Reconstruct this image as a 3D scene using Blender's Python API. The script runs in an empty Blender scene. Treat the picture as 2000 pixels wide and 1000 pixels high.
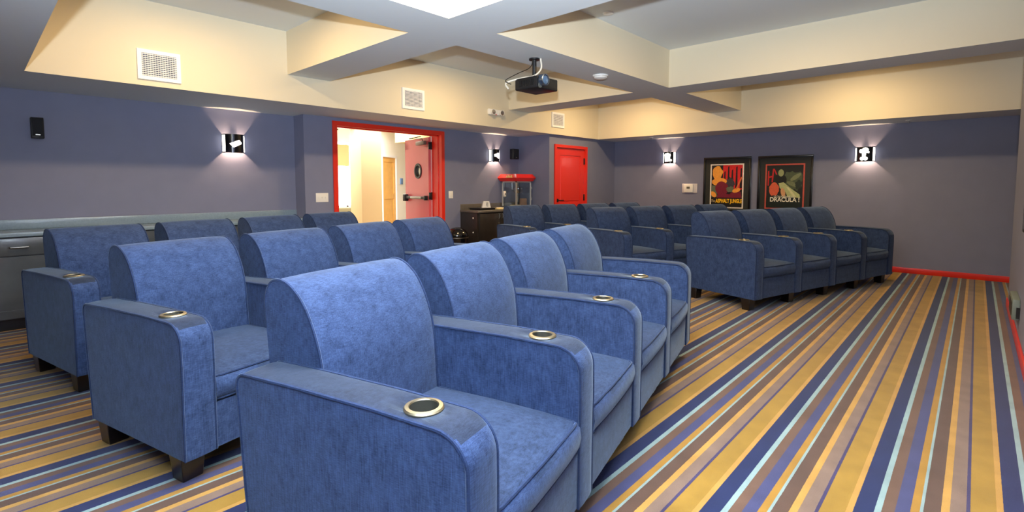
import bpy, bmesh, math, random
from mathutils import Vector, Matrix
random.seed(7)
C = bpy.context.scene.collection
PI = math.pi

# ------------------------------------------------------------------ camera
PITCH, YAW, CAM_H, FPX, CYPX = 0.06781, 0.74709, 1.2607, 978.84, 427.19
cam_data = bpy.data.cameras.new('camera')
cam_data.sensor_width = 36.0
cam_data.lens = FPX / 2000 * 36.0
cam_data.shift_y = -(500 - CYPX) / 2000
cam_data.clip_start = 0.02
cam = bpy.data.objects.new('camera', cam_data)
C.objects.link(cam)
fw = Vector((math.cos(YAW) * math.cos(PITCH), math.sin(YAW) * math.cos(PITCH), -math.sin(PITCH)))
rt = Vector((math.sin(YAW), -math.cos(YAW), 0))
up = rt.cross(fw)
cam.matrix_world = Matrix(((rt.x, up.x, -fw.x, 0), (rt.y, up.y, -fw.y, 0), (rt.z, up.z, -fw.z, CAM_H), (0, 0, 0, 1)))
bpy.context.scene.camera = cam

# ------------------------------------------------------------------ world and exposure
sc = bpy.context.scene
sc.view_settings.view_transform = 'Standard'
sc.view_settings.look = 'None'
sc.view_settings.exposure = 0.0
sc.view_settings.gamma = 1.0
sc.view_settings.use_curve_mapping = False
world = bpy.data.worlds.new('world')
sc.world = world
world.use_nodes = True
world.node_tree.nodes['Background'].inputs[0].default_value = (0.75, 0.85, 1.0, 1)
world.node_tree.nodes['Background'].inputs[1].default_value = 0.4
try:
    sc.cycles.max_bounces = 10
    sc.cycles.diffuse_bounces = 6
except Exception:
    pass

# ------------------------------------------------------------------ main dimensions (metres)
# X runs along the carpet stripes towards the poster wall, Y towards the door wall
S, ZB, HC = 2.135, 2.427, 2.8745          # soffit, beam and ceiling heights
YS, XS, X0 = 5.4256, 8.3106, 0.329        # coffer perimeter
XP, YA, YB, YC, YE, YR = 9.0414, 6.46, 6.19, 6.22, 5.495, -0.29
XBK = -1.25
B1A, B1B, B2A, B2B, AA, AB = 2.3505, 2.8288, 5.7858, 6.2735, 3.262, 2.783
XAB, XBC, XCD, XRE = 2.86, 5.44, 6.89, 7.284


def add_light(name, kind, loc, power, color, size=None, rot=None, spread=None, size_y=None, angle=None, blend=None):
    ld = bpy.data.lights.new(name, kind)
    ld.energy = power
    ld.color = color
    if kind == 'AREA':
        ld.size = size
        if size_y:
            ld.shape = 'RECTANGLE'
            ld.size_y = size_y
        if spread:
            ld.spread = spread
    elif size is not None:
        ld.shadow_soft_size = size
    if kind == 'SPOT':
        ld.spot_size = angle
        ld.spot_blend = blend
    lo = bpy.data.objects.new(name, ld)
    C.objects.link(lo)
    lo.location = loc
    if rot:
        lo.rotation_euler = rot
    return lo


FLASH = (0.84, 0.93, 1.0)
WARM = (1.0, 0.70, 0.34)
# the photographer's flash held above the camera
fl = add_light('camera_flash', 'SPOT', (-0.10, -0.05, CAM_H + 0.22), 1550.0, FLASH, size=0.03, angle=math.radians(140), blend=1.0)
fl.rotation_euler = Vector((fw.x, fw.y, 1.25)).to_track_quat('-Z', 'Y').to_euler()
# the flash bounced off the ceiling of the nearest coffer
add_light('bounced_flash', 'AREA', (1.30, 1.25, HC - 0.03), 125.0, (0.93, 0.97, 1.0), size=1.7, size_y=2.3)
add_light('bounced_flash_up', 'AREA', (1.25, 1.2, 2.45), 40.0, (0.95, 0.98, 1.0), size=0.8, rot=(PI, 0, 0))
# ceiling downlights, one in each coffer
COFFERS = [(1.34, 4.35), (4.31, 4.35), (7.29, 4.35), (4.31, 1.25), (7.29, 1.25), (1.34, 1.25)]
for cx, cy in COFFERS:
    add_light('downlight_lamp', 'AREA', (cx, cy, HC - 0.035), 36.0, WARM, size=0.14)
# lobby behind the double door
add_light('lobby_daylight', 'AREA', (6.0, 10.0, 2.75), 560.0, (0.96, 0.98, 1.0), size=4.0, size_y=3.0)


# ------------------------------------------------------------------ materials
def lin(c):
    return tuple(((x / 255) / 12.92 if x / 255 <= 0.04045 else ((x / 255 + 0.055) / 1.055) ** 2.4) for x in c)


def mat(name, rgb, rough=0.6, metal=0.0, noise=0.0, nscale=30.0, bump=0.0, bscale=200.0, sheen=0.0, emis=None, estr=0.0,
        coat=0.0, trans=0.0, srgb=True, spec=None, alpha=None):
    m = bpy.data.materials.new(name)
    m.use_nodes = True
    nt = m.node_tree
    b = nt.nodes['Principled BSDF']
    col = lin(rgb) if srgb else rgb
    b.inputs['Base Color'].default_value = (*col, 1)
    b.inputs['Roughness'].default_value = rough
    b.inputs['Metallic'].default_value = metal
    if spec is not None:
        b.inputs['Specular IOR Level'].default_value = spec
    if sheen:
        b.inputs['Sheen Weight'].default_value = sheen
        b.inputs['Sheen Roughness'].default_value = 0.4
    if coat:
        b.inputs['Coat Weight'].default_value = coat
        b.inputs['Coat Roughness'].default_value = 0.1
    if trans:
        b.inputs['Transmission Weight'].default_value = trans
    if alpha is not None:
        b.inputs['Alpha'].default_value = alpha
    if emis:
        b.inputs['Emission Color'].default_value = (*lin(emis), 1)
        b.inputs['Emission Strength'].default_value = estr
    if noise or bump:
        tc = nt.nodes.new('ShaderNodeTexCoord')
    if noise:
        n = nt.nodes.new('ShaderNodeTexNoise')
        n.inputs['Scale'].default_value = nscale
        n.inputs['Detail'].default_value = 6
        nt.links.new(tc.outputs['Object'], n.inputs['Vector'])
        mr = nt.nodes.new('ShaderNodeMapRange')
        mr.inputs[1].default_value = 0.3
        mr.inputs[2].default_value = 0.7
        mr.inputs[3].default_value = 1 - noise
        mr.inputs[4].default_value = 1 + noise
        nt.links.new(n.outputs[0], mr.inputs[0])
        mx = nt.nodes.new('ShaderNodeVectorMath')
        mx.operation = 'SCALE'
        mx.inputs[0].default_value = col
        nt.links.new(mr.outputs[0], mx.inputs['Scale'])
        nt.links.new(mx.outputs[0], b.inputs['Base Color'])
    if bump:
        n2 = nt.nodes.new('ShaderNodeTexNoise')
        n2.inputs['Scale'].default_value = bscale
        n2.inputs['Detail'].default_value = 4
        nt.links.new(tc.outputs['Object'], n2.inputs['Vector'])
        bp = nt.nodes.new('ShaderNodeBump')
        bp.inputs['Strength'].default_value = bump
        bp.inputs['Distance'].default_value = 0.002
        nt.links.new(n2.outputs[0], bp.inputs['Height'])
        nt.links.new(bp.outputs[0], b.inputs['Normal'])
    return m


M = {}
M['wall'] = mat('purple_grey_paint', (120, 124, 150), 0.55, noise=0.03, nscale=6, bump=0.12, bscale=350)
M['cream'] = mat('cream_paint', (222, 211, 186), 0.6, bump=0.08, bscale=300)
M['ceil'] = mat('warm_grey_ceiling_paint', (220, 227, 231), 0.7, bump=0.06, bscale=300)
M['red'] = mat('red_gloss_paint', (222, 44, 24), 0.35, coat=0.2)
M['red_leaf'] = mat('glare_tinted_red_door_paint', (214, 104, 108), 0.3, coat=0.4)  # red paint lightened to pink; the glare is put into the colour
M['white'] = mat('white_plastic', (236, 234, 230), 0.45)
M['whitepaint'] = mat('white_metal_grille', (244, 244, 246), 0.5)
M['ventdark'] = mat('grey_duct_interior', (84, 94, 120), 0.8)
M['black'] = mat('black_plastic', (24, 25, 28), 0.4)
M['blackgloss'] = mat('black_gloss', (14, 14, 16), 0.15, coat=0.5)
M['espresso'] = mat('espresso_wood', (24, 18, 15), 0.32, noise=0.25, nscale=12, coat=0.15)
M['steel'] = mat('brushed_steel', (170, 168, 160), 0.32, metal=1.0)
M['brass'] = mat('brushed_nickel_cup', (165, 156, 132), 0.38, metal=1.0)
M['cupin'] = mat('dark_metal_cup_inside', (98, 98, 90), 0.45, metal=0.7)
M['glow'] = mat('glowing_acrylic', (255, 250, 240), 0.4, emis=(255, 247, 235), estr=6.0)
M['lamp'] = mat('lamp_lens', (255, 240, 210), 0.4, emis=(255, 225, 170), estr=12.0)
M['laminate'] = mat('grey_stone_laminate', (128, 148, 164), 0.25, noise=0.08, nscale=90, coat=0.2)
M['cabgrey'] = mat('dark_grey_brown_cabinet_wood', (74, 80, 86), 0.3, noise=0.10, nscale=9, coat=0.25)
M['cabdark'] = mat('dark_espresso_cabinet', (44, 38, 34), 0.28, noise=0.2, nscale=10, coat=0.25)
M['laminate2'] = mat('brown_grey_laminate', (96, 90, 84), 0.3, noise=0.1, nscale=80)
M['paper'] = mat('paper', (238, 232, 214), 0.8)
M['glass'] = mat('clear_glass', (225, 238, 245), 0.03, trans=1.0)
M['glass'].node_tree.nodes['Principled BSDF'].inputs['IOR'].default_value = 1.02
M['kettle'] = mat('polished_steel_kettle', (190, 192, 196), 0.18, metal=1.0)
M['popcorn'] = mat('popcorn_yellow', (236, 214, 150), 0.8, noise=0.2, nscale=80)
M['lobbywall'] = mat('lobby_cream_wall', (250, 247, 238), 0.6)
M['lobbycol'] = mat('lobby_tan_column', (232, 208, 160), 0.55)
M['lobbygold'] = mat('lobby_gold_soffit', (204, 176, 120), 0.6)
M['lobbyceil'] = mat('lobby_ceiling', (244, 242, 232), 0.7)
M['lobbyfloor'] = mat('lobby_tile_floor', (170, 150, 120), 0.4)
M['oak'] = mat('honey_wood_door', (226, 172, 92), 0.4, noise=0.06, nscale=8)
M['window'] = mat('bright_daylight_window', (255, 255, 255), 0.5, emis=(255, 255, 255), estr=3.5)
M['olive'] = mat('olive_upholstery', (128, 118, 84), 0.8)
M['purple'] = mat('plum_upholstery', (92, 66, 92), 0.8)
M['mat_black'] = mat('black_mat_board', (30, 34, 32), 0.5)
M['frame'] = mat('black_picture_frame', (16, 16, 18), 0.3, coat=0.3)
M['bluesign'] = mat('blue_sign', (110, 150, 205), 0.5)
M['cableW'] = mat('white_cable', (232, 222, 205), 0.5)
M['cableB'] = mat('black_cable', (30, 28, 26), 0.5)
M['display'] = mat('grey_lcd', (96, 98, 92), 0.3)
M['lens'] = mat('projector_lens_glass', (110, 150, 200), 0.08, metal=0.6, coat=1.0)


def fabric(name, rgb, rgb2):
    m = bpy.data.materials.new(name)
    m.use_nodes = True
    nt = m.node_tree
    N, L = nt.nodes, nt.links
    b = N['Principled BSDF']
    tc = N.new('ShaderNodeTexCoord')
    # threadlike streaks in two directions plus soft nap patches
    outs = []
    for sx, sy, sz in ((420, 420, 28), (60, 60, 500)):
        mp = N.new('ShaderNodeMapping')
        mp.inputs['Scale'].default_value = (sx, sy, sz)
        L.new(tc.outputs['Object'], mp.inputs['Vector'])
        n = N.new('ShaderNodeTexNoise')
        n.inputs['Scale'].default_value = 1.0
        n.inputs['Detail'].default_value = 3
        L.new(mp.outputs[0], n.inputs['Vector'])
        outs.append(n.outputs[0])
    n3 = N.new('ShaderNodeTexNoise')
    n3.inputs['Scale'].default_value = 22
    n3.inputs['Detail'].default_value = 6
    n3.inputs['Roughness'].default_value = 0.65
    L.new(tc.outputs['Object'], n3.inputs['Vector'])
    a1 = N.new('ShaderNodeMath'); a1.operation = 'ADD'
    L.new(outs[0], a1.inputs[0]); L.new(outs[1], a1.inputs[1])
    a2 = N.new('ShaderNodeMath'); a2.operation = 'ADD'
    L.new(a1.outputs[0], a2.inputs[0]); L.new(n3.outputs[0], a2.inputs[1])
    mr = N.new('ShaderNodeMapRange')
    mr.inputs[1].default_value = 1.05
    mr.inputs[2].default_value = 1.95
    L.new(a2.outputs[0], mr.inputs[0])
    mx = N.new('ShaderNodeMix'); mx.data_type = 'RGBA'
    mx.inputs[6].default_value = (*lin(rgb2), 1)
    mx.inputs[7].default_value = (*lin(rgb), 1)
    L.new(mr.outputs[0], mx.inputs[0])
    L.new(mx.outputs[2], b.inputs['Base Color'])
    b.inputs['Roughness'].default_value = 0.85
    b.inputs['Specular IOR Level'].default_value = 0.2
    b.inputs['Sheen Weight'].default_value = 0.35
    b.inputs['Sheen Roughness'].default_value = 0.35
    b.inputs['Sheen Tint'].default_value = (0.62, 0.80, 1.0, 1)
    bp = N.new('ShaderNodeBump')
    bp.inputs['Strength'].default_value = 0.25
    bp.inputs['Distance'].default_value = 0.0015
    L.new(a1.outputs[0], bp.inputs['Height'])
    L.new(bp.outputs[0], b.inputs['Normal'])
    return m


M['fabric'] = fabric('blue_chenille', (60, 80, 121), (20, 34, 64))
M['seattop'] = fabric('nap_shaded_seat_top_chenille', (50, 67, 100), (18, 30, 54))  # cushion tops coloured darker to imitate how the nap takes light
M['armtop'] = fabric('nap_shaded_arm_top_chenille', (42, 53, 76), (19, 27, 44))  # view-angle darkening of the nap painted into the arm tops
M['piping'] = fabric('blue_piping', (38, 56, 94), (20, 32, 60))  # seam shadow is put into this darker piping colour


def carpet():
    m = bpy.data.materials.new('striped_carpet')
    m.use_nodes = True
    nt = m.node_tree
    N, L = nt.nodes, nt.links
    b = N['Principled BSDF']
    tc = N.new('ShaderNodeTexCoord')
    sp = N.new('ShaderNodeSeparateXYZ')
    L.new(tc.outputs['Object'], sp.inputs[0])
    wob = N.new('ShaderNodeTexNoise')
    wob.inputs['Scale'].default_value = 160
    L.new(tc.outputs['Object'], wob.inputs['Vector'])
    wm = N.new('ShaderNodeMath'); wm.operation = 'MULTIPLY_ADD'
    wm.inputs[1].default_value = 0.004
    wm.inputs[2].default_value = -0.002 - 0.235
    L.new(wob.outputs[0], wm.inputs[0])
    ad = N.new('ShaderNodeMath'); ad.operation = 'ADD'
    L.new(sp.outputs[1], ad.inputs[0]); L.new(wm.outputs[0], ad.inputs[1])
    # the broadloom is stretched very slightly towards the counter side
    q = N.new('ShaderNodeMath'); q.operation = 'MULTIPLY_ADD'
    q.inputs[1].default_value = -0.04
    q.inputs[2].default_value = 2.3164
    L.new(ad.outputs[0], q.inputs[0])
    dv = N.new('ShaderNodeMath'); dv.operation = 'MULTIPLY'
    L.new(ad.outputs[0], dv.inputs[0]); L.new(q.outputs[0], dv.inputs[1])
    fr = N.new('ShaderNodeMath'); fr.operation = 'FRACT'
    L.new(dv.outputs[0], fr.inputs[0])
    cr = N.new('ShaderNodeValToRGB')
    cr.color_ramp.interpolation = 'CONSTANT'
    stops = [(0.0, (38, 50, 96)), (0.138, (204, 158, 84)), (0.187, (174, 138, 60)), (0.362, (72, 66, 108)), (0.389, (142, 120, 108)),
             (0.500, (206, 160, 84)), (0.558, (102, 80, 70)), (0.673, (158, 186, 188)), (0.698, (182, 138, 60)), (0.758, (76, 80, 124)),
             (0.862, (116, 90, 76)), (0.952, (158, 188, 192))]
    el = cr.color_ramp.elements
    el[0].position = 0.0; el[0].color = (*lin(stops[0][1]), 1)
    el[1].position = stops[1][0]; el[1].color = (*lin(stops[1][1]), 1)
    for p, c in stops[2:]:
        e = el.new(p)
        e.color = (*lin(c), 1)
    L.new(fr.outputs[0], cr.inputs[0])
    # pile wear and tuft grain
    n1 = N.new('ShaderNodeTexNoise'); n1.inputs['Scale'].default_value = 7; n1.inputs['Detail'].default_value = 8
    n2 = N.new('ShaderNodeTexNoise'); n2.inputs['Scale'].default_value = 420; n2.inputs['Detail'].default_value = 2
    L.new(tc.outputs['Object'], n1.inputs['Vector']); L.new(tc.outputs['Object'], n2.inputs['Vector'])
    s = N.new('ShaderNodeMath'); s.operation = 'ADD'
    L.new(n1.outputs[0], s.inputs[0]); L.new(n2.outputs[0], s.inputs[1])
    mr = N.new('ShaderNodeMapRange')
    mr.inputs[1].default_value = 0.6; mr.inputs[2].default_value = 1.4
    mr.inputs[3].default_value = 0.46; mr.inputs[4].default_value = 0.80
    L.new(s.outputs[0], mr.inputs[0])
    vm = N.new('ShaderNodeVectorMath'); vm.operation = 'SCALE'
    L.new(cr.outputs[0], vm.inputs[0]); L.new(mr.outputs[0], vm.inputs['Scale'])
    L.new(vm.outputs[0], b.inputs['Base Color'])
    b.inputs['Roughness'].default_value = 0.95
    b.inputs['Specular IOR Level'].default_value = 0.1
    b.inputs['Sheen Weight'].default_value = 0.15
    bp = N.new('ShaderNodeBump'); bp.inputs['Strength'].default_value = 0.4; bp.inputs['Distance'].default_value = 0.003
    L.new(n2.outputs[0], bp.inputs['Height'])
    L.new(bp.outputs[0], b.inputs['Normal'])
    return m


M['carpet'] = carpet()


# ------------------------------------------------------------------ mesh helpers
class MB:
    def __init__(self):
        self.bm = bmesh.new()
        self.slots = []

    def _set(self, faces, mi):
        for f in faces:
            f.material_index = mi

    def box(self, x0, x1, y0, y1, z0, z1, mi=0, bevel=0.0, seg=2):
        x0, x1 = min(x0, x1), max(x0, x1); y0, y1 = min(y0, y1), max(y0, y1); z0, z1 = min(z0, z1), max(z0, z1)
        vs = [self.bm.verts.new(p) for p in ((x0, y0, z0), (x1, y0, z0), (x1, y1, z0), (x0, y1, z0),
                                             (x0, y0, z1), (x1, y0, z1), (x1, y1, z1), (x0, y1, z1))]
        fs = [self.bm.faces.new([vs[i] for i in q]) for q in ((0, 3, 2, 1), (4, 5, 6, 7), (0, 1, 5, 4), (1, 2, 6, 5), (2, 3, 7, 6), (3, 0, 4, 7))]
        self._set(fs, mi)
        if bevel:
            es = list({e for f in fs for e in f.edges})
            r = bmesh.ops.bevel(self.bm, geom=es, offset=bevel, segments=seg, affect='EDGES', profile=0.5)
            for f in r['faces']:
                f.material_index = mi
        return fs

    def taper(self, x0, x1, y0, y1, z0, z1, k, mi=0):
        cx, cy = (x0 + x1) / 2, (y0 + y1) / 2
        pts = []
        for z, s in ((z0, k), (z1, 1.0)):
            for px, py in ((x0, y0), (x1, y0), (x1, y1), (x0, y1)):
                pts.append((cx + (px - cx) * s, cy + (py - cy) * s, z))
        vs = [self.bm.verts.new(p) for p in pts]
        fs = [self.bm.faces.new([vs[i] for i in q]) for q in ((0, 3, 2, 1), (4, 5, 6, 7), (0, 1, 5, 4), (1, 2, 6, 5), (2, 3, 7, 6), (3, 0, 4, 7))]
        es = list({e for f in fs for e in f.edges})
        bmesh.ops.bevel(self.bm, geom=es, offset=0.003, segments=1, affect='EDGES')

    def prism(self, prof, axis, lo, hi, mi=0, crown=None):
        """prof: list of 2-D points; extruded along axis ('x': (y,z), 'y': (x,z), 'z': (x,y)).
        crown: function (t, a, b) -> (a, b) that shapes the sections, t from -1 to 1"""
        ts = [-1, 1] if crown is None else [-1, -0.96, -0.85, -0.6, -0.3, 0, 0.3, 0.6, 0.85, 0.96, 1]
        rings = []
        for t in ts:
            v = lo + (hi - lo) * (t + 1) / 2
            ring = []
            for a, b in prof:
                if crown:
                    a, b = crown(t, a, b)
                p = {'x': (v, a, b), 'y': (a, v, b), 'z': (a, b, v)}[axis]
                ring.append(self.bm.verts.new(p))
            rings.append(ring)
        n = len(prof)
        fs = []
        for r0, r1 in zip(rings[:-1], rings[1:]):
            for i in range(n):
                fs.append(self.bm.faces.new((r0[i], r0[(i + 1) % n], r1[(i + 1) % n], r1[i])))
        fs.append(self.bm.faces.new(list(reversed(rings[0]))))
        fs.append(self.bm.faces.new(rings[-1]))
        self._set(fs, mi)
        bmesh.ops.recalc_face_normals(self.bm, faces=fs)
        return fs

    def tube(self, pts, r, n=8, closed=False, mi=0):
        pts = [Vector(p) for p in pts]
        rings = []
        m = len(pts)
        prev = None
        for i, p in enumerate(pts):
            if closed:
                t = (pts[(i + 1) % m] - pts[i - 1]).normalized()
            else:
                t = (pts[min(i + 1, m - 1)] - pts[max(i - 1, 0)]).normalized()
            if prev is None:
                a = t.orthogonal().normalized()
            else:
                a = (prev - t * prev.dot(t)).normalized()
            prev = a
            b = t.cross(a)
            rings.append([self.bm.verts.new(p + r * (math.cos(2 * PI * k / n) * a + math.sin(2 * PI * k / n) * b)) for k in range(n)])
        fs = []
        seq = list(zip(rings[:-1], rings[1:])) + ([(rings[-1], rings[0])] if closed else [])
        for r0, r1 in seq:
            for k in range(n):
                fs.append(self.bm.faces.new((r0[k], r0[(k + 1) % n], r1[(k + 1) % n], r1[k])))
        if not closed:
            fs.append(self.bm.faces.new(list(reversed(rings[0]))))
            fs.append(self.bm.faces.new(rings[-1]))
        self._set(fs, mi)

    def lathe(self, prof, c=(0, 0, 0), n=32, axis='z', mi=0, ang=2 * PI, a0=0.0):
        """prof: (radius, height) pairs revolved round the axis through c"""
        full = abs(ang - 2 * PI) < 1e-6
        steps = n if full else n + 1
        rings = []
        for k in range(steps):
            th = a0 + ang * k / n
            ring = []
            for r, h in prof:
                a, b = r * math.cos(th), r * math.sin(th)
                p = {'z': (a, b, h), 'y': (a, h, b), 'x': (h, a, b)}[axis]
                ring.append(self.bm.verts.new((c[0] + p[0], c[1] + p[1], c[2] + p[2])))
            rings.append(ring)
        fs = []
        for k in range(n):
            r0, r1 = rings[k], rings[(k + 1) % steps]
            for i in range(len(prof) - 1):
                fs.append(self.bm.faces.new((r0[i], r1[i], r1[i + 1], r0[i + 1])))
        self._set(fs, mi)
        bmesh.ops.remove_doubles(self.bm, verts=[v for r in rings for v in r], dist=1e-6)

    def build(self, name, mats, parent=None, smooth=40):
        if not isinstance(mats, (list, tuple)):
            mats = [mats]
        bmesh.ops.recalc_face_normals(self.bm, faces=self.bm.faces[:])
        me = bpy.data.meshes.new(name)
        self.bm.to_mesh(me)
        self.bm.free()
        for m in mats:
            me.materials.append(m)
        if smooth:
            for p in me.polygons:
                p.use_smooth = True
            me.set_sharp_from_angle(angle=math.radians(smooth))
        o = bpy.data.objects.new(name, me)
        C.objects.link(o)
        if parent:
            o.parent = parent
        return o


def tag(o, label=None, cat=None, group=None, kind=None):
    if label: o['label'] = label
    if cat: o['category'] = cat
    if group: o['group'] = group
    if kind: o['kind'] = kind
    return o


def thing(name, label, cat, loc=(0, 0, 0), rz=0.0, group=None):
    o = bpy.data.objects.new(name, None)
    o.empty_display_size = 0.1
    C.objects.link(o)
    o.location = loc
    o.rotation_euler = (0, 0, rz)
    return tag(o, label, cat, group)


def boxobj(name, m, dims, parent=None, bevel=0.0):
    b = MB()
    b.box(*dims, bevel=bevel)
    return b.build(name, m, parent)


def copy_tree(o, parent=None):
    c = o.copy()
    C.objects.link(c)
    if parent:
        c.parent = parent
    for ch in list(o.children):
        copy_tree(ch, c)
    return c


def struct(o, label=None):
    return tag(o, label, None, None, 'structure')


# ------------------------------------------------------------------ room shell
TH = 0.12
struct(boxobj('floor', M['carpet'], (XBK - TH, XP + TH, YR - 1.5, YA + TH, -0.1, 0.0)), 'striped blue, gold and brown carpet')
struct(boxobj('ceiling', M['ceil'], (XBK - TH, XP + TH, YR - TH, YA + TH, HC, HC + 0.1)), 'grey ceiling inside the coffers')


def lowered(name, x0, x1, y0, y1, z, label):
    """a boxed-out soffit or beam: grey underneath, cream on its sides"""
    b = MB()
    fs = b.box(x0, x1, y0, y1, z, HC)
    for i, f in enumerate(fs):
        f.material_index = 1 if i < 2 else 0
    return struct(b.build(name, [M['cream'], M['ceil']], smooth=0), label)


lowered('trim_1', XBK, XP, YS, YA, S, 'soffit along the door wall')
lowered('trim_2', XS, XP, YR - 0.9, YS, S, 'soffit along the poster wall')
lowered('trim_3', XBK, X0, YR, YS, S, 'soffit over the camera side')
lowered('trim_4', X0, XS, AB, AA, ZB, 'long ceiling beam')
for nm, a, b_, y0, y1, lb in (('trim_5', B1A, B1B, AA, YS, 'near cross beam towards the door wall'), ('trim_6', B2A, B2B, AA, YS, 'far cross beam towards the door wall'),
                      ('trim_7', B1A, B1B, YR, AB, 'near cross beam towards the screen wall'), ('trim_8', B2A, B2B, YR, AB, 'far cross beam towards the screen wall')):
    lowered(nm, a, b_, y0, y1, ZB, lb)

# door wall: recessed counter bay, door bay, alcove, red door bay
DX0, DX1, DZ = 3.300, 5.040, 2.030     # double door opening
struct(boxobj('wall_left', M['wall'], (XBK - TH, XAB, YA, YA + TH, 0, S)), 'wall over the long counter')
b = MB()
b.box(XAB, DX0 - 0.03, YB, YA + TH, 0, S)
b.box(DX1 + 0.03, XBC, YB, YB + 0.21, 0, S)
b.box(DX0 - 0.03, DX1 + 0.03, YB, YB + 0.21, DZ + 0.03, S)
b.box(XBC - 0.05, XCD, YC, YC + 0.13, 0, S)
struct(b.build('wall_door', M['wall'], smooth=0), 'wall with the double door and the snack alcove')
RX0, RX1, RZ = 7.075, 7.975, 1.925
b = MB()
b.box(XCD, RX0 - 0.025, YE, YC + 0.13, 0, S)
b.box(RX1 + 0.025, XP, YE, YE + 0.12, 0, S)
b.box(RX0 - 0.025, RX1 + 0.025, YE, YE + 0.12, RZ + 0.025, S)
struct(b.build('wall_back', M['wall'], smooth=0), 'wall with the single red door')
struct(boxobj('wall_right', M['wall'], (XP, XP + TH, YR - 1.0, YE + 0.12, 0, S)), 'poster wall')
b = MB()
b.box(XBK, XRE, YR - 0.15, YR, 0, HC)
struct(b.build('wall_screen', M['wall'], smooth=0), 'wall beside the carpet at far right')
struct(boxobj('wall_rear', M['wall'], (XBK - TH, XBK, YR - 0.15, YA, 0, HC)), 'wall behind the camera')
struct(boxobj('wall_recess', M['wall'], (XRE - 0.1, XP, YR - 1.0, YR - 0.9, 0, HC)), 'far side of the recess beside the poster wall')

# baseboards
struct(boxobj('baseboard_right', M['red'], (XP - 0.014, XP, YR - 0.9, YE, 0, 0.078), bevel=0.003), 'red baseboard under the posters')
b = MB()
b.box(XBK, XRE, YR, YR + 0.014, 0, 0.085, bevel=0.003)
b.box(XRE, XRE + 0.014, YR - 0.15, YR + 0.014, 0, 0.085, bevel=0.003)
struct(b.build('baseboard_screen', M['red']), 'red baseboard of the screen wall')
b = MB()
b.box(XAB - 0.014, DX0 - 0.06, YB - 0.014, YB, 0, 0.078)
b.box(DX1 + 0.06, XBC, YB - 0.014, YB, 0, 0.078)
b.box(XCD - 0.014, RX0 - 0.05, YE - 0.014, YE, 0, 0.078)
b.box(RX1 + 0.05, XP - 0.014, YE - 0.014, YE, 0, 0.078)
struct(b.build('baseboard_left', M['red']), 'red baseboard of the door wall')

# ------------------------------------------------------------------ double door
door = thing('door_1', 'open red double door with porthole', 'door', (0, 0, 0))
del door['category']
tag(door, kind='structure')
b = MB()
w = 0.062
b.box(DX0 - w, DX0, YB - 0.02, YB + 0.22, 0, DZ + w)
b.box(DX1, DX1 + w, YB - 0.02, YB + 0.22, 0, DZ + w)
b.box(DX0, DX1, YB - 0.02, YB + 0.22, DZ, DZ + w)
b.box(DX0, DX0 + 0.014, YB + 0.06, YB + 0.10, 0, DZ)
b.box(DX1 - 0.014, DX1, YB + 0.06, YB + 0.10, 0, DZ)
b.box(DX0, DX1, YB + 0.06, YB + 0.10, DZ - 0.014, DZ)
b.build('door_frame', M['red'], door, smooth=0)


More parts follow.
